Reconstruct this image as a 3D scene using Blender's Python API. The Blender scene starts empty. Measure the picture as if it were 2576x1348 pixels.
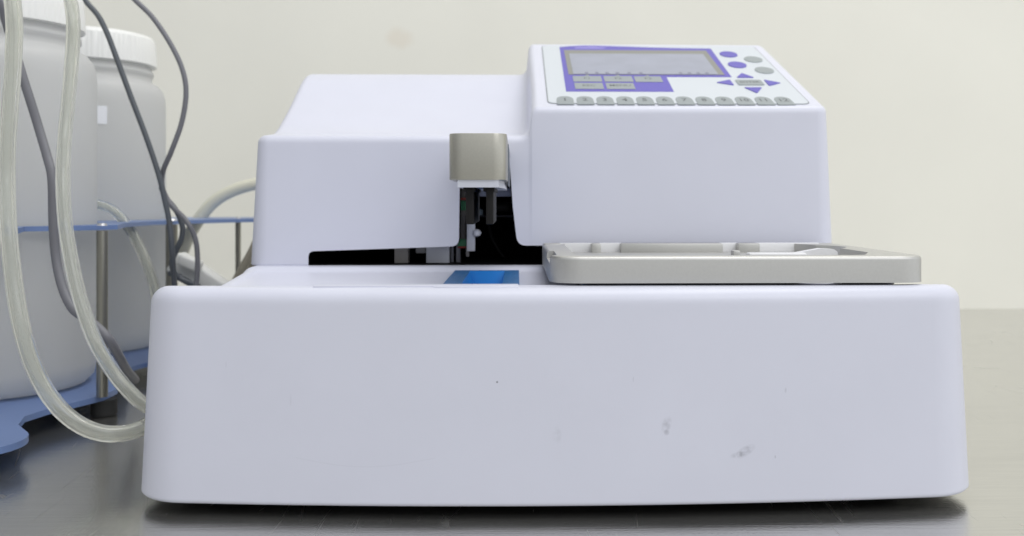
import bpy, bmesh, math, random
from mathutils import Vector
random.seed(7)
S = bpy.context.scene
C = S.collection
# ------------------------------------------------------------------ camera
FPX, YAW, HCAM = 2470.0, 0.025, 0.137
cam_d = bpy.data.cameras.new('camera'); cam = bpy.data.objects.new('camera', cam_d); C.objects.link(cam)
cam.location = (0, 0, HCAM); cam.rotation_euler = (math.pi/2, 0, -YAW)
cam_d.sensor_width = 36; cam_d.lens = FPX/2576*36
cam_d.shift_x = -74/2576; cam_d.shift_y = -169/2576
cam_d.clip_start = 0.01; cam_d.clip_end = 50
cam_d.dof.use_dof = True; cam_d.dof.focus_distance = 0.455; cam_d.dof.aperture_fstop = cam_d.lens/2.6
S.camera = cam
# ------------------------------------------------------------------ world and lamps
w = bpy.data.worlds.new('World'); S.world = w; w.use_nodes = True
w.node_tree.nodes['Background'].inputs[0].default_value = (0.93, 0.97, 1.0, 1)
w.node_tree.nodes['Background'].inputs[1].default_value = 0.66
def room_light():
    # the unseen room as an added gradient: brighter to the right and above, darker to the left and below
    nt = w.node_tree; tc = nt.nodes.new('ShaderNodeTexCoord'); sp = nt.nodes.new('ShaderNodeSeparateXYZ')
    nt.links.new(tc.outputs['Generated'], sp.inputs[0])
    nz = nt.nodes.new('ShaderNodeTexNoise'); nz.inputs['Scale'].default_value = 1.6; nz.inputs['Detail'].default_value = 1
    nt.links.new(tc.outputs['Generated'], nz.inputs['Vector'])
    a = nt.nodes.new('ShaderNodeMath'); a.operation = 'MULTIPLY_ADD'; nt.links.new(sp.outputs[0], a.inputs[0]); a.inputs[1].default_value = .42; a.inputs[2].default_value = .60
    b = nt.nodes.new('ShaderNodeMath'); b.operation = 'MULTIPLY_ADD'; nt.links.new(sp.outputs[2], b.inputs[0]); b.inputs[1].default_value = .25; nt.links.new(a.outputs[0], b.inputs[2])
    c = nt.nodes.new('ShaderNodeMath'); c.operation = 'MULTIPLY_ADD'; nt.links.new(nz.outputs['Fac'], c.inputs[0]); c.inputs[1].default_value = .8; nt.links.new(b.outputs[0], c.inputs[2])
    m = nt.nodes.new('ShaderNodeMix'); m.data_type = 'RGBA'; m.blend_type = 'MULTIPLY'; m.inputs['Factor'].default_value = 1
    m.inputs['A'].default_value = (0.95, 0.975, 1.0, 1); nt.links.new(c.outputs[0], m.inputs['B'])
    nt.links.new(m.outputs['Result'], nt.nodes['Background'].inputs[0])
room_light()
def area(name, loc, target, sx, sy, power, col=(1, 1, 1)):
    d = bpy.data.lights.new(name, 'AREA'); d.shape = 'RECTANGLE'; d.size = sx; d.size_y = sy
    d.energy = power; d.color = col
    o = bpy.data.objects.new(name, d); C.objects.link(o); o.location = loc
    o.rotation_euler = (Vector(target)-Vector(loc)).to_track_quat('-Z', 'Y').to_euler()
    return o
area('ceiling_light', (0.40, 0.55, 1.75), (0.15, 0.75, 0), 1.4, 0.7, 10.5, (1.0, 0.99, 0.97))
area('ceiling_light', (0.9, -0.9, 1.55), (0.05, 0.6, 0.1), 1.3, 0.7, 8, (0.98, 0.98, 1.0))
S.view_settings.view_transform = 'Standard'; S.view_settings.look = 'None'
S.view_settings.exposure = 0.06; S.view_settings.gamma = 1; S.view_settings.use_curve_mapping = False

# ------------------------------------------------------------------ helpers
def W(u, v, Y):
    """a point measured on the photograph (2576 px wide) at depth Y, in metres"""
    a = (u-1362)/FPX; c = (505-v)/FPX
    dx = math.sin(YAW)+math.cos(YAW)*a; dy = math.cos(YAW)-math.sin(YAW)*a
    return Vector((dx*Y/dy, Y, HCAM+c*Y/dy))
def mat(name, col, rough=.5, metal=0., bump=0., bscale=400., var=0., vscale=8., **kw):
    m = bpy.data.materials.new(name); m.use_nodes = True
    nt = m.node_tree; b = nt.nodes['Principled BSDF']
    b.inputs['Base Color'].default_value = (*col, 1); b.inputs['Roughness'].default_value = rough
    b.inputs['Metallic'].default_value = metal
    for k, v in kw.items(): b.inputs[k.replace('_', ' ')].default_value = v
    tc = nt.nodes.new('ShaderNodeTexCoord')
    if var:
        n = nt.nodes.new('ShaderNodeTexNoise'); n.inputs['Scale'].default_value = vscale; n.inputs['Detail'].default_value = 5
        mr = nt.nodes.new('ShaderNodeMapRange'); mr.inputs['From Min'].default_value = .3; mr.inputs['From Max'].default_value = .7
        mr.inputs['To Min'].default_value = 1-var; mr.inputs['To Max'].default_value = 1+var
        hs = nt.nodes.new('ShaderNodeHueSaturation'); hs.inputs['Color'].default_value = (*col, 1)
        nt.links.new(tc.outputs['Object'], n.inputs['Vector']); nt.links.new(n.outputs['Fac'], mr.inputs['Value'])
        nt.links.new(mr.outputs['Result'], hs.inputs['Value']); nt.links.new(hs.outputs['Color'], b.inputs['Base Color'])
    if bump:
        n2 = nt.nodes.new('ShaderNodeTexNoise'); n2.inputs['Scale'].default_value = bscale; n2.inputs['Detail'].default_value = 3
        bp = nt.nodes.new('ShaderNodeBump'); bp.inputs['Strength'].default_value = bump; bp.inputs['Distance'].default_value = .0005
        nt.links.new(tc.outputs['Object'], n2.inputs['Vector']); nt.links.new(n2.outputs['Fac'], bp.inputs['Height'])
        nt.links.new(bp.outputs['Normal'], b.inputs['Normal'])
    return m
def obj(name, bm, m, parent=None, smooth=True, ang=35, loc=None):
    me = bpy.data.meshes.new(name)
    bmesh.ops.recalc_face_normals(bm, faces=bm.faces)
    bm.to_mesh(me); bm.free()
    for x in (m if isinstance(m, (list, tuple)) else [m]): me.materials.append(x)
    if smooth:
        for p in me.polygons: p.use_smooth = True
        me.set_sharp_from_angle(angle=math.radians(ang))
    o = bpy.data.objects.new(name, me); C.objects.link(o)
    if parent is not None:
        o.parent = parent; o.matrix_parent_inverse = Wm(parent).inverted()
    return o
def Wm(o):
    from mathutils import Matrix
    m = Matrix.Translation(o.location)
    return m  # every mesh keeps its data in world space, parents only translate
def tag(o, label=None, cat=None, group=None, kind=None):
    if label: o['label'] = label
    if cat: o['category'] = cat
    if group: o['group'] = group
    if kind: o['kind'] = kind
    return o
def thing(name, loc, label, cat, group=None):
    o = bpy.data.objects.new(name, None); C.objects.link(o); o.location = loc
    o.empty_display_size = .02
    return tag(o, label, cat, group)
def box(bm, x0, x1, y0, y1, z0, z1):
    v = [bm.verts.new(p) for p in ((x0,y0,z0),(x1,y0,z0),(x1,y1,z0),(x0,y1,z0),(x0,y0,z1),(x1,y0,z1),(x1,y1,z1),(x0,y1,z1))]
    for f in ((3,2,1,0),(4,5,6,7),(0,1,5,4),(1,2,6,5),(2,3,7,6),(3,0,4,7)): bm.faces.new([v[i] for i in f])
    return v
def rbox(x0, x1, y0, y1, z0, z1, r=.001, seg=3, vert_r=None):
    bm = bmesh.new(); box(bm, x0, x1, y0, y1, z0, z1)
    if vert_r:
        e = [e for e in bm.edges if abs(e.verts[0].co.z-e.verts[1].co.z) > 1e-6]
        bmesh.ops.bevel(bm, geom=e, offset=vert_r, segments=8, profile=.5, affect='EDGES')
        e = [e for e in bm.edges if len(e.link_faces) == 2 and e.calc_face_angle(0) > .9]
        if r: bmesh.ops.bevel(bm, geom=e, offset=r, segments=seg, profile=.5, affect='EDGES')
    elif r:
        bmesh.ops.bevel(bm, geom=list(bm.edges), offset=r, segments=seg, profile=.5, affect='EDGES')
    return bm
def lathe(bm, prof, c, n=72, mod=None):
    rings = []
    for k, (r, z) in enumerate(prof):
        rings.append([bm.verts.new((c[0]+(r+(mod(k, 2*math.pi*i/n) if mod else 0))*math.cos(2*math.pi*i/n),
                                    c[1]+(r+(mod(k, 2*math.pi*i/n) if mod else 0))*math.sin(2*math.pi*i/n), c[2]+z)) for i in range(n)])
    for a, b in zip(rings, rings[1:]):
        for i in range(n): bm.faces.new((a[i], a[(i+1) % n], b[(i+1) % n], b[i]))
    bm.faces.new(rings[0][::-1]); bm.faces.new(rings[-1])
    return bm
def prism(bm, pts, z0, z1):
    """horizontal outline pts (x, y) extruded from z0 to z1"""
    a = [bm.verts.new((x, y, z0)) for x, y in pts]; b = [bm.verts.new((x, y, z1)) for x, y in pts]
    bm.faces.new(a[::-1]); bm.faces.new(b); n = len(pts)
    for i in range(n): bm.faces.new((a[i], a[(i+1) % n], b[(i+1) % n], b[i]))
    return bm
def rprism(pts, z0, z1, r, seg=5):
    """prism with its top edge rounded by r (pts counter-clockwise)"""
    n = len(pts); N_ = []
    for i in range(n):
        a = Vector(pts[i-1]); b = Vector(pts[(i+1) % n]); t = (b-a).normalized(); N_.append(Vector((-t.y, t.x)))
    bm = bmesh.new(); rings = []
    for d, z in [(0, z0), (0, z1-r)]+[(r-r*math.cos(k*math.pi/2/seg), z1-r+r*math.sin(k*math.pi/2/seg)) for k in range(1, seg+1)]:
        rings.append([bm.verts.new((p[0]+q.x*d, p[1]+q.y*d, z)) for p, q in zip(pts, N_)])
    for A, B in zip(rings, rings[1:]):
        for i in range(n): bm.faces.new((A[i], A[(i+1) % n], B[(i+1) % n], B[i]))
    bm.faces.new(rings[0][::-1]); bm.faces.new(rings[-1]); return bm
def yprism(bm, pts, y0, y1):
    """upright outline pts (x, z) extruded from y0 to y1"""
    a = [bm.verts.new((x, y0, z)) for x, z in pts]; b = [bm.verts.new((x, y1, z)) for x, z in pts]
    bm.faces.new(a[::-1]); bm.faces.new(b); n = len(pts)
    for i in range(n): bm.faces.new((a[i], a[(i+1) % n], b[(i+1) % n], b[i]))
    return bm
def roundpoly(pts, rad, n=6):
    """round the corners of a polygon"""
    out = []; N = len(pts)
    for i in range(N):
        p = Vector(pts[i]); a = Vector(pts[i-1]); b = Vector(pts[(i+1) % N])
        r = rad[i] if isinstance(rad, (list, tuple)) else rad
        if r <= 0: out.append(tuple(p)); continue
        da = (a-p).normalized(); db = (b-p).normalized()
        ang = math.acos(max(-1, min(1, da.dot(db)))); t = min(r/math.tan(ang/2), (a-p).length*.49, (b-p).length*.49)
        p0 = p+da*t; p1 = p+db*t
        for k in range(n+1):
            s = k/n; out.append(tuple((1-s)**2*p0+2*s*(1-s)*p+s*s*p1))
    return out
def catmull(pts, sub=8):
    P = [Vector(p) for p in pts]; P = [2*P[0]-P[1]]+P+[2*P[-1]-P[-2]]; out = []
    for i in range(1, len(P)-2):
        for k in range(sub):
            t = k/sub
            out.append(.5*((2*P[i])+(P[i+1]-P[i-1])*t+(2*P[i-1]-5*P[i]+4*P[i+1]-P[i+2])*t*t+(3*P[i]-P[i-1]-3*P[i+1]+P[i+2])*t**3))
    out.append(P[-2]); return out
def sweep(bm, path, r, n=16, hollow=0):
    """tube along path; hollow = inner radius"""
    def rings(rad):
        up = Vector((0, 1, 0)); R = []
        for i, p in enumerate(path):
            t = (path[min(i+1, len(path)-1)]-path[max(i-1, 0)]).normalized()
            s = t.cross(up).normalized() if abs(t.dot(up)) < .98 else t.cross(Vector((0, 0, 1))).normalized(); q = s.cross(t)
            R.append([bm.verts.new(p+rad*(s*math.cos(2*math.pi*k/n)+q*math.sin(2*math.pi*k/n))) for k in range(n)])
        return R
    A = rings(r)
    for a, b in zip(A, A[1:]):
        for k in range(n): bm.faces.new((a[k], a[(k+1) % n], b[(k+1) % n], b[k]))
    if hollow:
        B = rings(hollow)
        for a, b in zip(B, B[1:]):
            for k in range(n): bm.faces.new((b[k], b[(k+1) % n], a[(k+1) % n], a[k]))
        for a, b in ((A[0], B[0]), (A[-1], B[-1])):
            for k in range(n): bm.faces.new((a[k], b[k], b[(k+1) % n], a[(k+1) % n]))
    else:
        bm.faces.new(A[0]); bm.faces.new(A[-1][::-1])
    return bm
def cut(o, cutter_bm, m=None, ang=35):
    me = bpy.data.meshes.new('cutter'); bmesh.ops.recalc_face_normals(cutter_bm, faces=cutter_bm.faces)
    cutter_bm.to_mesh(me); cutter_bm.free(); me.materials.append(m or o.data.materials[0])
    c = bpy.data.objects.new('cutter', me); C.objects.link(c)
    md = o.modifiers.new('b', 'BOOLEAN'); md.operation = 'DIFFERENCE'; md.object = c; md.solver = 'EXACT'
    md.material_mode = 'TRANSFER'
    dg = bpy.context.evaluated_depsgraph_get(); dg.update()
    new = bpy.data.meshes.new_from_object(o.evaluated_get(dg), preserve_all_data_layers=True, depsgraph=dg)
    o.modifiers.clear(); o.data = new; bpy.data.objects.remove(c)
    for p in new.polygons: p.use_smooth = True
    new.set_sharp_from_angle(angle=math.radians(ang))
def sm(a, b, x):
    t = max(0, min(1, (x-a)/(b-a))); return t*t*(3-2*t)
def shell(x0, x1, y0, y1, zb, ztop, rp, r, draft, bow, xs, M=70, nc=10, rb=.0015, taper=0):
    """moulded housing: rounded plan, drafted walls, rounded top edge, top surface z = ztop(x, y)"""
    Hh = max(ztop(x0+.03, y0+.02), zb+.05)-zb
    cols = [('L', k/nc) for k in range(nc+1)]+[('S', x) for x in xs if x0+rp+.004 < x < x1-rp-.004]+[('R', k/nc) for k in range(nc+1)]
    N = len(cols)-1
    def plan(i, t, d):
        k, q = cols[i]
        if k == 'S': x = q; f = y0+d; b = y1-d
        else:
            a = q*math.pi/2 if k == 'L' else (1-q)*math.pi/2
            rr = max(rp-d, .0005)
            ox = (x0+d+rr)-rr*math.cos(a) if k == 'L' else (x1-d-rr)+rr*math.cos(a)
            x = ox; f = y0+d+rr-rr*math.sin(a); b = y1-d-rr+rr*math.sin(a)
        y = f+(b-f)*t
        xn = abs((x-(x0+x1)/2)/((x1-x0)/2)); y += bow*xn**2*(1-(y-y0)/(y1-y0))**2
        x = (x0+x1)/2+(x-(x0+x1)/2)*(1-taper*sm(.452, .525, y))
        return x, y
    bm = bmesh.new(); dt = draft*Hh+r
    T = [[None]*(M+1) for _ in range(N+1)]
    ys = [j/M for j in range(M+1)]
    for i in range(N+1):
        for j in range(M+1):
            x, y = plan(i, ys[j], dt); T[i][j] = bm.verts.new((x, y, ztop(x, y)))
    for i in range(N):
        for j in range(M): bm.faces.new((T[i][j], T[i+1][j], T[i+1][j+1], T[i][j+1]))
    ring = [(i, 0) for i in range(N)]+[(N, j) for j in range(M)]+[(i, M) for i in range(N, 0, -1)]+[(0, j) for j in range(M, 0, -1)]
    prev = [T[i][j] for i, j in ring]
    spec = [('r', math.pi/2*(1-k/7)) for k in range(1, 8)]+[('w', q) for q in (.02, .1, .2, .3, .4, .5, .6, .7, .8, .9, .97, .99, 1)]+[('b', 1)]
    for kind, q in spec:
        cur = []
        for (i, j), tv in zip(ring, [T[i][j] for i, j in ring]):
            zt = tv.co.z
            if kind == 'r': d = dt-r+(r-r*math.cos(q)); z = zt-r+r*math.sin(q)
            elif kind == 'w': z = (zt-r)+(zb+rb-(zt-r))*q; d = (dt-r)*(1-q)
            else: z = zb; d = rb
            x, y = plan(i, ys[j], max(d, 0)); cur.append(bm.verts.new((x, y, z)))
        n = len(cur)
        for k in range(n): bm.faces.new((prev[k], cur[k], cur[(k+1) % n], prev[(k+1) % n]))
        prev = cur
    bm.faces.new(prev).material_index = 1
    return bm
def text_bm(s, size, font_bold=.0):
    cu = bpy.data.curves.new('t', 'FONT'); cu.body = s; cu.size = size; cu.align_x = 'CENTER'; cu.align_y = 'CENTER'
    cu.offset = font_bold; cu.resolution_u = 2
    o = bpy.data.objects.new('t', cu); C.objects.link(o)
    dg = bpy.context.evaluated_depsgraph_get(); dg.update()
    me = bpy.data.meshes.new_from_object(o.evaluated_get(dg)); bm = bmesh.new(); bm.from_mesh(me)
    bpy.data.objects.remove(o); return bm

# ------------------------------------------------------------------ materials
def plastic_mat():
    m = mat('white_plastic', (.68, .69, .79), .36, bump=.06, bscale=2500, var=.012, vscale=25)
    m.node_tree.nodes['Principled BSDF'].inputs['Specular IOR Level'].default_value = .45
    return m
PL = plastic_mat()
def smudged():
    m = plastic_mat(); m.name = 'white_plastic_with_marks'; nt = m.node_tree; b = nt.nodes['Principled BSDF']
    src = b.inputs['Base Color'].links[0].from_socket
    geo = nt.nodes.new('ShaderNodeNewGeometry'); sep = nt.nodes.new('ShaderNodeSeparateXYZ'); nt.links.new(geo.outputs['Position'], sep.inputs[0])
    nz = nt.nodes.new('ShaderNodeTexNoise'); nz.inputs['Scale'].default_value = 500; nz.inputs['Detail'].default_value = 4
    nt.links.new(geo.outputs['Position'], nz.inputs['Vector'])
    def M(op, a, b_=None, c=None):
        n = nt.nodes.new('ShaderNodeMath'); n.operation = op
        for k, v in enumerate((a, b_, c)):
            if v is None: continue
            if isinstance(v, (int, float)): n.inputs[k].default_value = v
            else: nt.links.new(v, n.inputs[k])
        return n.outputs[0]
    X, Y, Z = sep.outputs
    tot = None
    # x, z, half width, half height, slope, strength
    for x, z, a, h, sl, st in ((.0645,.0405,.0018,.0026,.5,.30),(.0645,.0372,.0010,.0010,0,.3),(.0988,.0286,.0034,.0018,.45,.36),(.0955,.0272,.0028,.001,.2,.3),
                               (.0172,.0366,.0016,.003,0,.12),(-.0085,.0591,.0004,.0004,0,.9),(.0502,.0600,.0002,.0010,.3,.2),(-.0975,.051,.0004,.0022,.3,.07),
                               (.117,.0545,.0004,.0010,.3,.2),(-.126,.066,.0003,.0012,0,.08),(.112,.026,.0003,.0006,0,.3)):
        dx = M('SUBTRACT', X, x); dz = M('SUBTRACT', M('SUBTRACT', Z, z), M('MULTIPLY', dx, sl))
        d = M('ADD', M('POWER', M('DIVIDE', dx, a), 2), M('POWER', M('DIVIDE', dz, h), 2))
        mask = M('MULTIPLY', M('MAXIMUM', M('SUBTRACT', 1, M('MULTIPLY', d, .5)), 0), st)
        if a > .001: mask = M('MULTIPLY', mask, M('MINIMUM', M('MAXIMUM', M('MULTIPLY', M('SUBTRACT', nz.outputs['Fac'], .30), 2.8), 0), 1))
        tot = mask if tot is None else M('ADD', tot, mask)
    # the faint hair scratch low on the left
    curve = M('ADD', .0265, M('MULTIPLY', M('SINE', M('MULTIPLY', M('ADD', X, .094), 55)), -.0035))
    sc = M('MAXIMUM', M('SUBTRACT', 1, M('DIVIDE', M('ABSOLUTE', M('SUBTRACT', Z, curve)), .00035)), 0)
    sc = M('MULTIPLY', M('MULTIPLY', sc, M('MULTIPLY', M('GREATER_THAN', X, -.095), M('LESS_THAN', X, -.035))), .06)
    tot = M('MINIMUM', M('ADD', tot, sc), .85)
    front = M('LESS_THAN', Y, .45); tot = M('MULTIPLY', tot, front)
    mx = nt.nodes.new('ShaderNodeMix'); mx.data_type = 'RGBA'; nt.links.new(tot, mx.inputs['Factor'])
    nt.links.new(src, mx.inputs['A']); mx.inputs['B'].default_value = (.16, .16, .19, 1)
    nt.links.new(mx.outputs['Result'], b.inputs['Base Color'])
    return m
PLF = smudged()
BLACK = mat('black_interior', (.004, .004, .005), .8, Specular_IOR_Level=.1)
RUB = mat('black_rubber', (.02, .02, .02), .7)
NOZ = mat('dark_grey_plastic', (.009, .0085, .0085), .6, Specular_IOR_Level=.25)
ALU = mat('anodised_aluminium', (.55, .545, .525), .46, .84, bump=.12, bscale=3500, var=.02, vscale=900)
ALUB = mat('champagne_aluminium', (.465, .452, .40), .34, .88, bump=.08, bscale=3500, var=.03, vscale=900)
CLIP = mat('white_clip_plastic', (.85, .85, .87), .3)
GREYW = mat('pale_grey_plastic', (.62, .64, .72), .4)
BLUE = mat('blue_trough_plastic', (.009, .12, .33), .42, bump=.6, bscale=900, var=.2, vscale=500)
BLUE2 = mat('blue_trough_inside', (.004, .20, .60), .35)
PURP = mat('violet_print', (.09, .068, .46), .38)
OVL = mat('membrane_white', (.62, .66, .71), .35)
KEYG = mat('key_grey', (.29, .325, .34), .42)
INK = mat('ink', (.11, .12, .13), .5)
PALEV = mat('pale_violet_print', (.22, .19, .58), .4)
LCD = mat('lcd_glass', (.31, .33, .42), .3, var=.07, vscale=60)
LCDF = mat('lcd_frame', (.24, .24, .22), .45)
GROOVE = mat('groove_shadow_gap', (.30, .32, .34), .6)
PCB = mat('green_circuit_board', (.01, .13, .05), .4)
TAPE = mat('brown_grey_strip', (.12, .11, .10), .5)
REDW = mat('red_wire', (.25, .03, .02), .5)
def steel_mat():
    m = mat('brushed_stainless_steel', (.64, .632, .60), .3, .92); nt = m.node_tree; b = nt.nodes['Principled BSDF']
    tc = nt.nodes.new('ShaderNodeNewGeometry')
    def noise(scale, stretch, detail, rot=0):
        mp = nt.nodes.new('ShaderNodeMapping'); mp.inputs['Scale'].default_value = stretch; mp.inputs['Rotation'].default_value = (0, 0, rot)
        n = nt.nodes.new('ShaderNodeTexNoise'); n.inputs['Scale'].default_value = scale; n.inputs['Detail'].default_value = detail
        nt.links.new(tc.outputs['Position'], mp.inputs['Vector']); nt.links.new(mp.outputs['Vector'], n.inputs['Vector']); return n
    def rng(src, a, b_, lo=.3, hi=.7):
        mr = nt.nodes.new('ShaderNodeMapRange'); mr.inputs['From Min'].default_value = lo; mr.inputs['From Max'].default_value = hi
        mr.inputs['To Min'].default_value = a; mr.inputs['To Max'].default_value = b_; nt.links.new(src, mr.inputs['Value']); return mr.outputs['Result']
    brush = noise(60, (.35, 9, 1), 6); cloud = noise(6, (1, 1.6, 1), 5); fine = noise(900, (1, 1, 1), 2)
    # fine crossing scratches
    scr = []
    for rot, sc in ((.5, 70), (-.9, 60), (1.3, 50)):
        mp = nt.nodes.new('ShaderNodeMapping'); mp.inputs['Rotation'].default_value = (0, 0, rot); mp.inputs['Scale'].default_value = (1, .12, 1)
        v = nt.nodes.new('ShaderNodeTexVoronoi'); v.feature = 'DISTANCE_TO_EDGE'; v.inputs['Scale'].default_value = sc
        nt.links.new(tc.outputs['Position'], mp.inputs['Vector']); nt.links.new(mp.outputs['Vector'], v.inputs['Vector'])
        n = noise(20, (1, 1, 1), 2, rot)
        a = rng(v.outputs['Distance'], 1, 0, 0, .009); g = rng(n.outputs['Fac'], 0, 1, .58, .66)
        mu = nt.nodes.new('ShaderNodeMath'); mu.operation = 'MULTIPLY'; nt.links.new(a, mu.inputs[0]); nt.links.new(g, mu.inputs[1]); scr.append(mu.outputs[0])
    ad = nt.nodes.new('ShaderNodeMath'); ad.operation = 'ADD'; nt.links.new(scr[0], ad.inputs[0]); nt.links.new(scr[1], ad.inputs[1])
    ad2 = nt.nodes.new('ShaderNodeMath'); ad2.operation = 'ADD'; ad2.use_clamp = True; nt.links.new(ad.outputs[0], ad2.inputs[0]); nt.links.new(scr[2], ad2.inputs[1])
    r1 = rng(cloud.outputs['Fac'], .17, .27)
    r2 = nt.nodes.new('ShaderNodeMath'); r2.operation = 'MULTIPLY_ADD'; nt.links.new(ad2.outputs[0], r2.inputs[0]); r2.inputs[1].default_value = .2; nt.links.new(r1, r2.inputs[2])
    nt.links.new(r2.outputs[0], b.inputs['Roughness'])
    hs = nt.nodes.new('ShaderNodeHueSaturation'); hs.inputs['Color'].default_value = (.64, .632, .60, 1)
    v1 = rng(brush.outputs['Fac'], .93, 1.06); v2 = rng(cloud.outputs['Fac'], .95, 1.05)
    mu = nt.nodes.new('ShaderNodeMath'); mu.operation = 'MULTIPLY'; nt.links.new(v1, mu.inputs[0]); nt.links.new(v2, mu.inputs[1])
    mu2 = nt.nodes.new('ShaderNodeMath'); mu2.operation = 'MULTIPLY_ADD'; nt.links.new(ad2.outputs[0], mu2.inputs[0]); mu2.inputs[1].default_value = -.25; nt.links.new(mu.outputs[0], mu2.inputs[2])
    nt.links.new(mu2.outputs[0], hs.inputs['Value']); nt.links.new(hs.outputs['Color'], b.inputs['Base Color'])
    bp = nt.nodes.new('ShaderNodeBump'); bp.inputs['Strength'].default_value = .22; bp.inputs['Distance'].default_value = .0003
    mm = nt.nodes.new('ShaderNodeMath'); mm.operation = 'ADD'; nt.links.new(brush.outputs['Fac'], mm.inputs[0]); nt.links.new(fine.outputs['Fac'], mm.inputs[1])
    nt.links.new(mm.outputs[0], bp.inputs['Height']); nt.links.new(bp.outputs['Normal'], b.inputs['Normal'])
    b.inputs['Anisotropic'].default_value = .5
    return m
def wall_mat():
    m = mat('painted_wall', (.86, .845, .765), .7, bump=.15, bscale=300, var=.03, vscale=4); nt = m.node_tree; b = nt.nodes['Principled BSDF']
    src = b.inputs['Base Color'].links[0].from_socket
    geo = nt.nodes.new('ShaderNodeNewGeometry'); n = nt.nodes.new('ShaderNodeTexNoise'); n.inputs['Scale'].default_value = 28; n.inputs['Detail'].default_value = 3
    mp = nt.nodes.new('ShaderNodeMapping'); mp.inputs['Location'].default_value = (.1455/.024, 0, -.338/.014); mp.inputs['Scale'].default_value = (1/.024, 0, 1/.014)
    nt.links.new(geo.outputs['Position'], mp.inputs['Vector']); nt.links.new(geo.outputs['Position'], n.inputs['Vector'])
    ln = nt.nodes.new('ShaderNodeVectorMath'); ln.operation = 'LENGTH'; nt.links.new(mp.outputs['Vector'], ln.inputs[0])
    a = nt.nodes.new('ShaderNodeMath'); a.operation = 'MULTIPLY_ADD'; nt.links.new(n.outputs['Fac'], a.inputs[0]); a.inputs[1].default_value = 1.9; nt.links.new(ln.outputs['Value'], a.inputs[2])
    mr = nt.nodes.new('ShaderNodeMapRange'); mr.inputs['From Min'].default_value = 1.45; mr.inputs['From Max'].default_value = 2.0; mr.inputs['To Min'].default_value = .32; mr.inputs['To Max'].default_value = 0
    nt.links.new(a.outputs[0], mr.inputs['Value'])
    mx = nt.nodes.new('ShaderNodeMix'); mx.data_type = 'RGBA'; nt.links.new(mr.outputs['Result'], mx.inputs['Factor']); nt.links.new(src, mx.inputs['A'])
    mx.inputs['B'].default_value = (.76, .66, .53, 1); nt.links.new(mx.outputs['Result'], b.inputs['Base Color'])
    return m
RACK = mat('blue_coated_metal', (.15, .225, .44), .38, bump=.1, bscale=1500)
POST = mat('satin_steel_post', (.30, .29, .25), .3, .9)
CAP = mat('white_cap_plastic', (.80, .80, .78), .35)
STK = mat('white_sticker', (.84, .85, .88), .6)
CABLE = mat('grey_cable_jacket', (.17, .17, .19), .42)
CABLED = mat('dark_grey_cable_jacket', (.09, .10, .115), .42)
def hdpe():
    m = bpy.data.materials.new('translucent_bottle_plastic'); m.use_nodes = True; nt = m.node_tree; b = nt.nodes['Principled BSDF']
    b.inputs['Base Color'].default_value = (.79, .785, .77, 1); b.inputs['Roughness'].default_value = .38
    b.inputs['Subsurface Weight'].default_value = .25; b.inputs['Subsurface Scale'].default_value = .02
    b.inputs['Subsurface Radius'].default_value = (1, 1, .9)
    tr = nt.nodes.new('ShaderNodeBsdfTranslucent'); tr.inputs['Color'].default_value = (.84, .85, .85, 1)
    mx = nt.nodes.new('ShaderNodeMixShader'); mx.inputs[0].default_value = .5
    nt.links.new(b.outputs[0], mx.inputs[1]); nt.links.new(tr.outputs[0], mx.inputs[2]); nt.links.new(mx.outputs[0], nt.nodes['Material Output'].inputs['Surface'])
    return m
def tubing(name, col, tint, glassy):
    m = bpy.data.materials.new(name); m.use_nodes = True; nt = m.node_tree; b = nt.nodes['Principled BSDF']
    b.inputs['Base Color'].default_value = (*col, 1); b.inputs['Roughness'].default_value = .14
    b.inputs['Transmission Weight'].default_value = glassy; b.inputs['IOR'].default_value = 1.38
    tr = nt.nodes.new('ShaderNodeBsdfTranslucent'); tr.inputs['Color'].default_value = (*tint, 1)
    mx = nt.nodes.new('ShaderNodeMixShader'); mx.inputs[0].default_value = .14
    nt.links.new(b.outputs[0], mx.inputs[1]); nt.links.new(tr.outputs[0], mx.inputs[2]); nt.links.new(mx.outputs[0], nt.nodes['Material Output'].inputs['Surface'])
    return m
HDPE = hdpe()
TUBE = tubing('clear_silicone_tubing', (.93, .94, .90), (.9, .9, .82), .88)
HOSE = tubing('cream_hose', (.84, .82, .68), (.8, .75, .6), 0.)
HOSE2 = tubing('brownish_hose', (.40, .37, .30), (.5, .45, .35), .1)

# ------------------------------------------------------------------ setting
bm = bmesh.new()
n = 40
box(bm, -1.6, 1.8, -.5, 1.225, -.03, .0008)
bench = obj('bench_top', bm, steel_mat(), smooth=False); tag(bench, kind='structure')
bm = bmesh.new(); box(bm, -3, 3.2, 1.225, 1.325, -.6, 2.6)
wall = obj('wall', bm, wall_mat(), smooth=False)
tag(wall, 'cream painted wall with a faint brownish stain behind the bench', 'wall'); wall['kind'] = 'structure'

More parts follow.
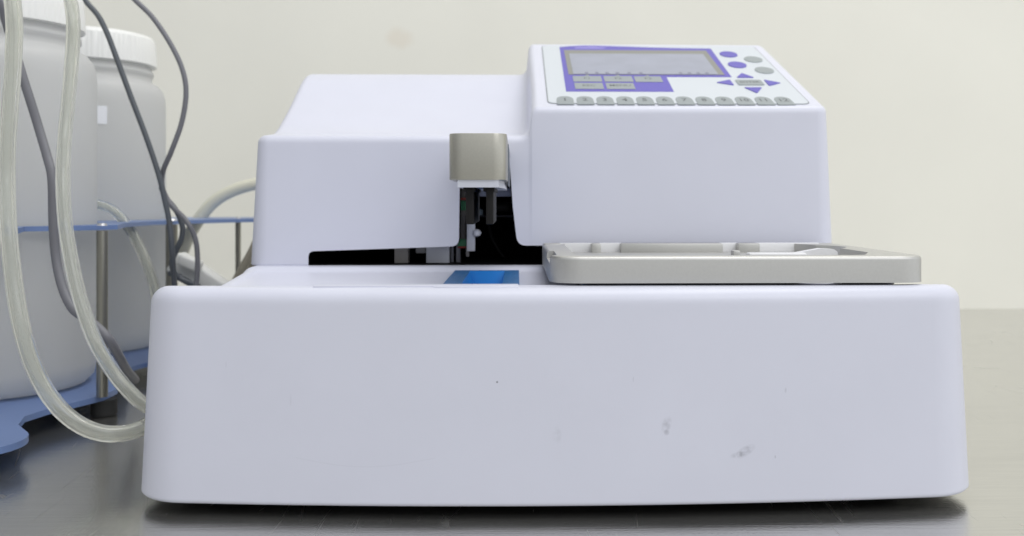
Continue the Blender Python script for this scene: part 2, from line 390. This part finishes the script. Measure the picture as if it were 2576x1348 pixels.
# ------------------------------------------------------------------ the washer
ws = thing('microplate_washer', (.018, .6, 0), 'white benchtop laboratory washer with a violet control panel standing on the steel bench', 'lab machine')
def deck(x, y):
    z = .0990
    dip = .0890+(y-.474)*.084
    if y > .443:
        z = z+(min(dip, .0975)-z)*sm(.443, .470, y) if y < .575 else .0975
        z += .0012*sm(.568, .574, y)
        edge = .0009*sm(-.1500, -.1485, x)*sm(.47, .476, y)*(1-sm(.566, .572, y))
        z -= edge
    return z
xs = [-.165+k*.0045 for k in range(90)]+[-.1505, -.1495, -.1485, -.1475]
xs = sorted(xs)
base = obj('base_housing', shell(-.1700, .2086, .4195, .800, .0062, deck, .024, .0070, .045, .011, xs, M=130, taper=.034, rb=.0010), [PLF, BLACK], ws, ang=50)  # bottom face blackened to deepen the shadow gap above the bench
cut(base, rbox(-.0346, .0006, .4622, .5603, .0870, .12, 0), PL, 50)
# thin stepped ledges let into the front lip
for x0, x1, y0, z1 in ((-.0895, .0005, .4330, .0996), (-.0365, .0008, .4305, .09935)):
    obj('lip_ledge', rbox(x0, x1, y0, .4430, .0975, z1, .00015, 2), PL, ws)
for x, y in ((-.135, .47), (.172, .47), (-.135, .76), (.172, .76)):
    obj('foot', lathe(bmesh.new(), [(.009, .0008), (.010, .0015), (.010, .0070)], (x, y, 0), 32), RUB, ws)
bm = bmesh.new(); box(bm, -.155, .192, .438, .79, .0058, .0068)
obj('underside_shade_plate', bm, BLACK, ws, smooth=False)  # black sheet that darkens the shade beneath the base

profL = [(.56, .1750), (.598, .1766), (.625, .1795), (.638, .1833), (.650, .1890), (.6776, .2033), (.7156, .2256), (.728, .2305), (.745, .2325), (.77, .233), (.81, .233)]
def lerp(prof, y):
    for (a, za), (b, zb) in zip(prof, prof[1:]):
        if y <= b: return za+(zb-za)*max(0, (y-a))/(b-a)
    return prof[-1][1]
def smoothprof(prof, y, h=.007):
    return sum(lerp(prof, y+h*k/3)*wt for k, wt in ((-3, .08), (-2, .12), (-1, .18), (0, .24), (1, .18), (2, .12), (3, .08)))
def zcon(y): return .1931+.40*(y-.59)
profC = [(.55, zcon(.55)), (.748, zcon(.748)), (.757, .2575), (.77, .2585), (.81, .2585)]
def hoodtop(x, y):
    a = smoothprof(profL, y); c = lerp(profC, y) if y < .74 else smoothprof(profC, y, .004)
    # concave fillet at the foot, near-vertical wall, rounded upper edge
    if x < .0015: s = 0
    elif x < .0075: s = .24*(1-math.sqrt(max(0, 1-((x-.0015)/.006)**2)))
    elif x < .0088: s = .24+.52*(x-.0075)/.0013
    elif x < .0128: s = .76+.24*math.sqrt(max(0, 1-((.0128-x)/.004)**2))
    else: s = 1
    # rounded outer shoulder of the console
    return a+(c-a)*s
xs = [-.15+k*.006 for k in range(24)]+[-.008+k*.0010 for k in range(10)]+[.0015+k*.0006 for k in range(8)]+[.0062,.0066,.0070,.0073,.0075,.0079,.0084,.0088,.00885,.0090,.0093,.0097,.0102,.0108,.0115,.0122,.0128,.014,.016]+[.019+k*.006 for k in range(30)]
hood = obj('upper_housing', shell(-.1604, .1934, .5840, .800, .0983, hoodtop, .012, .0052, .050, .003, xs, M=110, rb=.0006), [PL, BLACK], ws, ang=50)
def pt(u, v): p = W(u, v, .586); return (p.x, p.z)
slot = [(-.1237, .090), (-.1237, pt(775, 650)[1]+.003), (-.0395, pt(1130, 621)[1]), (-.0343, .140), (-.0343, .1718), (-.0052, .1730), (-.0028, .1340), (-.0010, .1105), (.1790, .1112), (.1790, .090)]
slot = [(-.1237, .090), (-.1237, .1070), (-.0345, .1100), (-.0338, .1718), (-.0052, .1735), (-.0024, .1334), (.0003, .1103), (.1780, .1112), (.1780, .090)]
slot = roundpoly(slot, [0, .0035, .0050, .004, .004, .007, .0062, .001, 0], 8)
cut(hood, yprism(bmesh.new(), slot, .55, .70), BLACK, ang=50)
bm = bmesh.new(); box(bm, -.1235, .1775, .5862, .699, .0985, .0992)
obj('interior_dark_sheet', bm, BLACK, ws, smooth=False)  # black sheet added over the white deck so the opening stays dark

# what shows inside the openings
def interior(name, u0, u1, v0, v1, Y, m, dep=.006, r=.0005):
    a = W(u0, v0, Y); b = W(u1, v1, Y)
    return obj(name, rbox(a.x, b.x, Y, Y+dep, b.z, a.z, r, 2), m, ws)
interior('guide_post', 992, 1027, 560, 668, .60, mat('dull_grey_post', (.36, .34, .33), .5), .01)
interior('guide_post', 1072, 1130, 560, 668, .60, GREYW, .01)
interior('bracket', 1046, 1071, 600, 637, .603, mat('dull_grey_bracket', (.30, .30, .31), .5), .006)
GUID = mat('smoky_guide_rail', (.20, .20, .23), .25)
interior('guide_rail', 1134, 1141, 560, 666, .606, GUID, .01)
interior('guide_rail', 1147, 1158, 560, 664, .606, GUID, .01)
strip = interior('sensor_strip', 1152, 1172, 450, 624, .604, TAPE, .004)
for v0, v1, m in ((497, 503, REDW), (505, 529, PCB), (601, 619, PCB), (620, 624, REDW)):
    a = W(1152, v0, .6028); b = W(1172.5, v1, .6028)
    obj('circuit_board', rbox(a.x-.0002, b.x+.0002, .6026, .604, b.z, a.z, .0002, 1), m, strip)
interior('lift_bracket', 1174, 1195, 540, 632, .600, GREYW, .004)
interior('lift_bracket', 1172, 1180, 625, 646, .601, mat('dim_grey', (.20, .19, .20), .5), .003)
a = W(1199, 587, .60)
obj('lock_screw', lathe(bmesh.new(), [(.0010, 0), (.0024, .0008), (.0024, .0035), (.001, .0045)], (a.x, .600, a.z-.002), 24), GREYW, ws)
a = W(1194, 586, .60); obj('screw_shaft', rbox(a.x, a.x+.004, .600, .602, a.z-.0006, a.z+.0006, .0003, 2), GREYW, ws)
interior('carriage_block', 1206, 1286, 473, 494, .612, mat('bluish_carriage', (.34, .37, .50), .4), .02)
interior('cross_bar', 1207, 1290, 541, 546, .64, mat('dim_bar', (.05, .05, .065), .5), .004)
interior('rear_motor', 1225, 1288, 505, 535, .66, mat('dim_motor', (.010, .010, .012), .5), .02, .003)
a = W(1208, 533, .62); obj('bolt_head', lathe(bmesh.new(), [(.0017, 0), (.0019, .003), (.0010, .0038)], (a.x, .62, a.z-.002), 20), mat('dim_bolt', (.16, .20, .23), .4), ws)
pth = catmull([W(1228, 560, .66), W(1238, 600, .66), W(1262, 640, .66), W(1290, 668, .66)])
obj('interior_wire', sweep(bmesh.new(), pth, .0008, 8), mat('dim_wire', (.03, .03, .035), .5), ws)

# control panel, laid on the sloping console
SL = .40; CS = 1/math.hypot(1, SL); NRM = Vector((0, -SL*CS, CS))
def onp(x, s, h=0):
    """x, s in millimetres on the sloping face, h metres above it"""
    return Vector((x/1000, .59+s/1000, .1931+SL*s/1000))+NRM*h
def plate(pts, h0, h1, hole=None):
    bm = bmesh.new()
    a = [bm.verts.new(onp(x, s, h0)) for x, s in pts]; b = [bm.verts.new(onp(x, s, h1)) for x, s in pts]; n = len(pts)
    if not hole:
        bm.faces.new(a[::-1]); bm.faces.new(b)
    for i in range(n): bm.faces.new((a[i], a[(i+1) % n], b[(i+1) % n], b[i]))
    if hole:
        c = [bm.verts.new(onp(x, s, h0)) for x, s in hole]; d = [bm.verts.new(onp(x, s, h1)) for x, s in hole]; k = len(hole)
        for i in range(k): bm.faces.new((c[(i+1) % k], c[i], d[i], d[(i+1) % k]))
        bmesh.ops.bridge_loops(bm, edges=[e for e in bm.edges if (e.verts[0] in b and e.verts[1] in b) or (e.verts[0] in d and e.verts[1] in d)])
    return bm
def rect(x0, x1, s0, s1): return [(x0, s0), (x1, s0), (x1, s1), (x0, s1)]
M_ = .001
obj('panel_groove_shade', plate(roundpoly(rect(18.6, 180.3, 7.0, 153.0), 5.5), -.0006, .00025), GROOVE, ws)  # grey rim painted in as the shaded groove round the panel
panel = obj('control_panel', plate(roundpoly(rect(19.3, 179.6, 7.8, 152.2), 5.0), -.0006, .00045), OVL, ws)
top = [(31.5, 147)]
topc = [(145.5, 144.5), (120, 145.5), (100, 147.2), (80, 149.8), (62, 151.8), (50, 152.2), (40, 150.2), (32, 147.2)]
frame = obj('violet_frame', plate([(31.2, 31.8), (99.8, 31.8), (100.2, 66.3), (144.2, 66.3), (145.5, 144.5)]+topc[1:], .0002, .0006), PURP, ws)
m2 = obj('title_strip', plate([(43, 141), (64, 141), (68, 146.5), (56, 149.2), (44, 148)], .0005, .0007), PALEV, frame)
def framebars(x0, x1, s0, s1, t0, t1, h0, h1):
    bm = bmesh.new()
    P_ = lambda x, s, h: bm.verts.new(onp(x, s, h))
    o_, i_ = rect(x0, x1, s0, s1), rect(x0+t0, x1-t0*1.25, s0+t1*.25, s1-t1)
    A = [P_(x, s, h1) for x, s in o_]; B = [P_(x, s, h0) for x, s in i_]
    for k in range(4): bm.faces.new((A[k], A[(k+1) % 4], B[(k+1) % 4], B[k]))
    return bm
screen = obj('display_screen', plate(rect(34.8, 140.6, 70.8, 137.5), .0004, .0008), LCDF, ws)
glass = obj('display_glass', plate(rect(38.0, 136.3, 71.6, 126.5), .0007, .0010), LCD, screen)
for x in [46, 53, 60, 67, 75, 83, 110, 116, 122, 128]:
    obj('display_mark', plate(rect(x, x+2.2, 72.6, 76.0), .0009, .0011), mat('display_print', (.22, .22, .31), .5), glass) if x == 46 else \
    obj('display_mark', plate(rect(x, x+2.2, 72.6, 76.0), .0009, .0011), bpy.data.materials['display_print'], glass)
def legend(s, x, sy, size, parent, m=INK, name='legend', h=.0010, bold=.00003, stretch=1.0):
    bm = text_bm(s, size, bold)
    for v in bm.verts:
        p = onp(x, sy, h); v.co = p+Vector((1, 0, 0))*v.co.x+Vector((0, CS, SL*CS))*v.co.y*stretch
    return obj(name, bm, m, parent, smooth=False)
for n_, (x0, x1, s0, s1) in {'F1': (37.2, 56.2, 53.6, 67.0), 'F2': (57.8, 76.8, 53.6, 67.0), 'F3': (78.2, 96.2, 53.2, 66.6),
                             'ESC': (37.4, 55.8, 36.8, 50.6), 'MENU': (57.8, 76.0, 36.8, 50.6)}.items():
    k = obj('function_key', plate(rect(x0, x1, s0, s1), .0005, .0008), KEYG, ws)
    legend(n_, (x0+x1)/2, (s0+s1)/2+1, .0052, k, stretch=1.1, h=.00084)
    if n_[0] == 'F':
        obj('key_tick', plate([((x0+x1)/2-1.8, s1), ((x0+x1)/2+1.8, s1), ((x0+x1)/2+1.0, s1+3)], .0005, .0009), KEYG, k)
for x, s, m, lb in ((155.2, 126.9, PURP, 'violet oval key'), (155.0, 97.6, PURP, 'violet oval key'), (170.0, 112.5, KEYG, 'grey oval key'), (170.6, 83.2, KEYG, 'grey oval key')):
    k = obj('oval_key', plate([(x+6.4*math.cos(a*math.pi/20), s+8.2*math.sin(a*math.pi/20)) for a in range(40)], .0003, .0009), m, ws); k['label'] = lb
for pts, lb in (([(153.2, 75.8), (147.2, 64.8), (159.0, 64.8)], 'up'), ([(146.9, 41.4), (158.4, 41.4), (152.2, 28.9)], 'down'),
                ([(131.0, 52.7), (141.4, 59.3), (141.4, 46.3)], 'left'), ([(164.2, 59.6), (164.2, 45.4), (173.6, 52.3)], 'right')):
    k = obj('arrow_key', plate(roundpoly(pts, .6, 3), .0003, .0009), PURP, ws); k['label'] = 'violet triangle key pointing '+lb
k = obj('enter_key', plate(roundpoly(rect(144.6, 161.8, 46.9, 58.9), 1.5, 4), .0003, .0009), KEYG, ws)
legend('ENTER', 153.2, 53.2, .0044, k, h=.00094, stretch=1.3)
for i in range(12):
    x = 24.4+12.28*i; wd = 10.4; s0 = 4.6-.25*i*0; pts = [(x, s0), (x+wd, s0)]
    for q in range(13):
        a = q*math.pi/12; pts.append((x+wd/2+wd/2*math.cos(a), s0+9+7.6*math.sin(a)**.8))
    k = obj('number_key', plate(pts, .0003, .0007), KEYG, ws)
    legend(str(i+1), x+wd/2, s0+9.3, .0068, k, name='numeral', h=.00074, stretch=1.25, bold=.00012)

# dispensing arm through the slot
arm = obj('wash_arm', rbox(-.0313, -.0046, .4500, .610, .1466, .1680, .0004, 2, vert_r=.0064), ALUB, ws, ang=40)
bm = bmesh.new()
aw = [(-.0272, .4512), (-.0085, .4512), (-.0060, .505), (-.0060, .60), (-.0272, .60)]
obj('arm_underside', prism(bm, aw, .1432, .1467), GREYW, arm)
obj('side_cover', rbox(-.0048, -.0042, .500, .606, .1450, .1660, .0002, 2), mat('slate_cover', (.10, .12, .15), .4), arm)
for x0, x1, yf in ((-.0238, -.0200, .4585), (-.0144, -.0110, .4585)):
    man = obj('nozzle_bar', rbox(x0, x1, yf, .5270, .1260, .1425, .0003, 2), NOZ, arm)
    obj('nozzle_flange', rbox(x0-.0013, x1+.0006, yf+.0005, .532, .1413, .1434, .0003, 2), NOZ, man)

# ------------------------------------------------------------------ blue trough in the deck
tr = thing('reagent_trough', (-.017, .51, .089), 'blue plastic trough set in the white deck below the metal arm', 'trough')
bm = bmesh.new()
def troughring(bm, x0, x1, y0, y1, z): return [bm.verts.new(p) for p in ((x0, y0, z), (x1, y0, z), (x1, y1, z), (x0, y1, z))]
R = [troughring(bm, -.0348, .0008, .462, .5605, .0880), troughring(bm, -.0352, .0012, .4615, .561, .0974),
     troughring(bm, -.0265, -.0068, .470, .556, .0974), troughring(bm, -.0240, -.0085, .474, .552, .0905)]
for a, b in zip(R, R[1:]):
    for i in range(4): bm.faces.new((a[i], a[(i+1) % 4], b[(i+1) % 4], b[i]))
bm.faces.new(R[0][::-1]); bm.faces.new(R[3])
o = obj('trough_body', bm, [BLUE, BLUE2], tr, smooth=False)
for p in o.data.polygons:
    c = p.center
    if -.0262 < c.x < -.0072 and .4705 < c.y < .5555: p.material_index = 1

# ------------------------------------------------------------------ plate carrier
pc = thing('plate_carrier', (.1, .51, .1006), 'satin aluminium plate carrier tray lying on the right of the white deck', 'tray')
X0, X1, Y0, Y1, Z0, Z1 = .0149, .1862, .4380, .5790, .1001, .1121
outer = roundpoly([(X0, Y0), (X1, Y0), (X1, Y1), (X0, Y1)], [.015, .0135, .006, .004], 12)
bm = rprism(outer, Z0, Z1, .0017)
fr = obj('carrier_frame', bm, ALU, pc, ang=40)
inner = roundpoly([(X0+.012, Y0+.010), (X1-.026, Y0+.010), (X1-.016, Y0+.034), (X1-.016, Y1-.035), (X1-.026, Y1-.010), (X0+.012, Y1-.010)], .006, 6)
cut(fr, prism(bmesh.new(), inner, Z0+.0073, Z1+.01), ALU, 40)
# left end: lower shoulder in front, notch towards the machine
cut(fr, prism(bmesh.new(), [(X0-.01, Y0+.012), (X0+.0035, Y0+.012), (X0+.0035, Y0+.05), (X0-.01, Y0+.05)], Z1-.0035, Z1+.01), ALU, 40)
# rear wall with windows
ZR = .1160
for u0, u1 in ((1368, 1412), (1488, 1512), (1562, 1819), (1857, 1912)):
    a = W(u0, 630, .560); b = W(u1, 630, .560)
    obj('rear_block', rbox(a.x, b.x, .5600, .5700, Z1-.006, .1126, .0006, 2), ALU, fr)
a = W(1385, 630, .575); b = W(2050, 630, .575)
obj('rear_guide', rbox(a.x, b.x, .5665, .5690, Z0+.0070, .1126, .0004, 2), CLIP, fr)
# finger rests on the right
for cx, cy, rr in ((.155, .530, .020), (.150, .480, .012)):
    cut(fr, lathe(bmesh.new(), [(rr, Z0+.0045), (rr*1.25, Z1+.004)], (cx, cy, 0), 48), ALU, 40)
bm = bmesh.new()
cl = [W(1990, 646, .470), W(2105, 633, .476), W(2140, 636, .478), W(2148, 644, .478)]
obj('retaining_clip', rbox(.112, .1400, .470, .478, .1075, .1118, .0008, 2), CLIP, pc)
bm = bmesh.new(); pts = [(.1235, .1095), (.1480, .1138), (.1545, .1134), (.1562, .1122), (.1562, .1095)]
obj('spring_clip', yprism(bm, roundpoly(pts, [0, .002, .001, .0006, 0], 5), .4745, .4800), CLIP, pc)
obj('locating_pin', rbox(.1050, .1085, .474, .480, .1085, .1128, .0004, 2), ALU, pc)
obj('tray_gap_shade', prism(bmesh.new(), roundpoly([(.03, .447), (.178, .452), (.178, .56), (.03, .56)], .01), .0980, .1001), mat('dark_gap_shade', (.05, .05, .07), .3, .3), pc)  # dark sheet added to stand for the shadow gap under the tray
obj('pivot_disc', lathe(bmesh.new(), [(.014, 0), (.0145, .0006), (.0145, .0012)], (.137, .4545, .0990), 48), mat('polished_pivot', (.8, .8, .82), .12, .9), pc)

# ------------------------------------------------------------------ bottle rack
rk = thing('bottle_rack', (-.33, .72, 0), 'blue metal two-tier rack on steel posts holding the big plastic bottles', 'rack')
B1 = (-.3290, .652); B2 = (-.3400, .830)
b1x = W(-29, 500, .652).x; b2x = W(208, 500, .83).x
B1 = (b1x, .652); B2 = (b2x, .83)
def circle(c, r, a0, a1, n=16): return [(c[0]+r*math.cos(math.radians(a0+(a1-a0)*k/n)), c[1]+r*math.sin(math.radians(a0+(a1-a0)*k/n))) for k in range(n+1)]
def gp(u, v, z):   # point seen at (u, v) lying at height z
    Y = (HCAM-z)*FPX/(v-505); return (W(u, v, Y).x, Y)
zt = .0150
ear = gp(-79, 1095, zt)
low = [(-.47, .50), (ear[0]-.03, .53)]+circle((ear[0], .507), .029, 170, 395, 22)
low += [gp(46, 1061, zt), gp(62, 1040, zt), gp(120, 1022, zt), gp(200, 1003, zt), gp(262, 988, zt), gp(295, 972, zt), gp(302, 958, zt), gp(295, 945, zt)]
low += [(-.262, .665), (-.272, .69), gp(330, 918, zt), gp(368, 908, zt), (-.245, .74), (-.232, .80), (-.235, .93), (-.47, .93)]
lp = obj('lower_plate', prism(bmesh.new(), low, zt-.0035, zt), RACK, rk, ang=40)
for x, y in ((ear[0], .507), (-.262, .630), (-.245, .87), (-.42, .90)):
    obj('foot', lathe(bmesh.new(), [(.007, .0008), (.008, .0018), (.008, zt-.0035)], (x, y, 0), 24), RUB, rk)
zu = .1215
up = [(-.47, .570), gp(20, 574.5, zu), gp(46, 573.5, zu), gp(60, 569, zu), gp(230, 566.5, zu), gp(296, 565, zu), gp(306, 562, zu), (-.275, .70), (-.277, .76), (-.262, .80), (-.235, .85), (-.170, .90), (-.165, .94), (-.47, .94)]
upo = obj('upper_plate', prism(bmesh.new(), up, zu-.0030, zu), RACK, rk, ang=40)
for c in (B1, B2): cut(upo, lathe(bmesh.new(), [(.0668, .10), (.0668, .14)], (c[0], c[1], 0), 96), RACK, 40)
for u, Y, r in ((257, .6185, .0034), (432, .775, .0045), (599, .87, .0024)):
    p = W(u, 600, Y)
    obj('post', lathe(bmesh.new(), [(r, zt), (r, zu-.003)], (p.x, Y, 0), 24), POST, rk)
    obj('post_screw', lathe(bmesh.new(), [(r*.9, zu), (r*.7, zu+.0015)], (p.x, Y, 0), 20), mat('screw_steel', (.6, .6, .6), .3, .8), rk)
# bottles
def bottle(c, label, sticker):
    t = thing('plastic_bottle', (c[0], c[1], zt), label, 'bottle', 'wash bottles in the blue rack')
    R_ = .0650; z0 = zt+.0003
    prof = [(.050, 0), (.0585, .0012), (.0632, .006), (R_, .015), (R_, .201), (.0645, .2085), (.0628, .2140), (.0595, .2183), (.0550, .2210), (.0540, .2225), (.0540, .226), (.0555, .2275), (.0555, .230), (.0535, .2315), (.0530, .240)]
    bd = obj('bottle_body', lathe(bmesh.new(), prof, (c[0], c[1], z0), 96), HDPE, t, ang=60)
    capf = lambda k, a: (.00018*(1 if math.sin(90*a) > 0 else -1)) if 1 <= k <= 3 else 0
    cp = [(.0560, .2345), (.0577, .2350), (.0575, .2440), (.0565, .2560), (.0545, .2590), (.0500, .2602)]
    obj('cap', lathe(bmesh.new(), cp, (c[0], c[1], z0), 360, capf), CAP, t, ang=30)
    if sticker:
        bm = bmesh.new(); a0, a1 = sticker; n = 10
        vs = [[bm.verts.new((c[0]+(R_+d)*math.cos(a), c[1]+(R_+d)*math.sin(a), z)) for a in [a0+(a1-a0)*k/n for k in range(n+1)]] for d in (.0001, .0004) for z in (.1972, .2114)]
        for k in range(n):
            bm.faces.new((vs[2][k], vs[2][k+1], vs[3][k+1], vs[3][k])); bm.faces.new((vs[0][k+1], vs[0][k], vs[1][k], vs[1][k+1]))
            bm.faces.new((vs[1][k], vs[1][k+1], vs[3][k+1], vs[3][k])); bm.faces.new((vs[0][k], vs[2][k], vs[2][k+1], vs[0][k+1]))
        for k in (0, n): bm.faces.new((vs[0][k], vs[1][k], vs[3][k], vs[2][k]))
        obj('sticker', bm, STK, t, ang=40)
    return t
bottle(B1, 'large translucent bottle with white ribbed cap, nearest the camera behind the two clear tubes', None)
bottle(B2, 'large translucent bottle with white ribbed cap and a small blank white sticker, farther back', (math.radians(-76), math.radians(-51)))

# ------------------------------------------------------------------ tubes and cables
def run(name, pts, r, m, label, cat, group, hollow=0, sub=10):
    pts3 = [W(*p) for p in pts]; path = catmull(pts3, sub)
    o = obj(name, sweep(bmesh.new(), path, r, 20, hollow), m, None, ang=60)
    return tag(o, label, cat, group)
g = 'clear tubes hanging beside the bottles'
run('silicone_tube', [(20, -90, .50), (29, -20, .50), (36, 60, .50), (34, 140, .50), (27, 250, .50), (19, 350, .50), (17, 450, .50), (21, 570, .49), (34, 700, .485), (56, 830, .48), (88, 930, .48), (135, 1010, .48), (190, 1062, .48), (250, 1088, .48), (310, 1090, .485), (365, 1072, .50), (430, 1030, .53), (520, 980, .58)], .00405, TUBE,
    'clear plastic tube at the left picture edge, looping lowest down to the steel bench', 'tube', g, .0022)
run('silicone_tube', [(165, -90, .56), (174, -20, .555), (184, 50, .55), (182, 130, .55), (172, 250, .545), (163, 340, .54), (158, 450, .53), (164, 560, .525), (180, 660, .52), (204, 760, .515), (240, 860, .51), (284, 935, .51), (330, 990, .51), (370, 1022, .515), (440, 1050, .54), (520, 1050, .6)], .0037, TUBE,
    'clear plastic tube hanging across the nearest bottle, right-hand one of the two in front', 'tube', g, .0020)
run('silicone_tube', [(215, 512, .735), (245, 514, .735), (285, 530, .735), (322, 570, .73), (348, 615, .73), (370, 665, .73), (388, 720, .73), (402, 790, .73), (410, 850, .73)], .0037, TUBE,
    'clear plastic tube arching over the blue upper plate down behind the white base', 'tube', g, .0020)
run('hose', [(440, 690, .90), (468, 610, .90), (495, 560, .90), (533, 512, .90), (580, 482, .90), (640, 463, .90), (720, 455, .90)], .0056, HOSE,
    'thick cream hose arching from the rack to behind the white housing', 'hose', None)
run('hose', [(700, 520, .80), (660, 580, .80), (630, 640, .80), (602, 690, .80), (575, 745, .80)], .0034, HOSE2, 'outer brownish hose hanging down by the left foot of the upper housing', 'hose', 'brownish hoses behind the washer')
run('hose', [(715, 540, .815), (672, 600, .815), (645, 650, .815), (625, 690, .815), (605, 745, .815)], .0034, HOSE2, 'inner brownish hose hanging down tight against the upper housing', 'hose', 'brownish hoses behind the washer')
cg = 'grey cables hanging beside the bottles'
run('cable', [(-30, -60, .57), (2, 0, .57), (16, 55, .575), (34, 115, .58), (58, 195, .58), (76, 252, .58), (97, 320, .58), (118, 392, .575), (131, 450, .57), (134, 560, .57), (141, 650, .57), (157, 723, .565), (182, 775, .56), (215, 800, .56), (246, 824, .56), (276, 856, .56), (300, 897, .57), (320, 932, .59), (340, 955, .63)], .0026, CABLE,
    'thick grey cable passing behind the front tubes, down the face of the nearest bottle', 'cable', cg)
run('cable', [(175, -60, .70), (214, 0, .70), (246, 38, .70), (268, 80, .70), (290, 137, .70), (330, 245, .70), (368, 345, .70), (398, 435, .70), (414, 500, .70), (426, 560, .70), (434, 640, .70), (440, 740, .71)], .0019, CABLED,
    'thin dark grey cable running straight down in front of the farther bottle', 'cable', cg)
run('cable', [(290, -50, .70), (338, -2, .70), (385, 45, .70), (430, 112, .70), (459, 175, .70), (468, 235, .70), (457, 308, .70), (432, 378, .70), (410, 432, .705), (409, 472, .71), (430, 515, .71), (466, 552, .70), (490, 596, .70), (497, 655, .70), (492, 745, .70)], .0018, CABLE,
    'thin grey cable bowing out right of the farther bottle against the bare wall', 'cable', cg)
run('cable', [(405, 470, .72), (420, 500, .72), (445, 532, .72), (459, 570, .72), (456, 602, .72), (444, 628, .72), (432, 665, .725), (450, 698, .73), (500, 720, .73)], .0020, CABLED,
    'short dark cable curling down beside the thick rack post', 'cable', cg)
# white plug housing lying behind the base
pa = thing('power_adapter', tuple(W(510, 690, .74)), 'white plastic adapter leaning behind the left rear corner of the base', 'adapter')
def block(name, a, b, wd, th, m, Y):
    A = W(*a, Y); B = W(*b, Y); d = (B-A); L = d.length; d.normalize(); q = Vector((0, 1, 0)); s = d.cross(q)
    bm = rbox(0, L, -th/2, th/2, -wd/2, wd/2, .0025, 4)
    for v in bm.verts: v.co = A+d*v.co.x+q*v.co.y+s*v.co.z
    return obj(name, bm, m, pa)
block('adapter_body', (440, 655), (575, 745), .017, .018, mat('warm_white_plastic', (.78, .78, .75), .45), .76)
block('adapter_neck', (452, 650), (505, 672), .009, .012, bpy.data.materials['warm_white_plastic'], .748)
block('adapter_grip', (425, 683), (520, 735), .0045, .008, CABLED, .742)
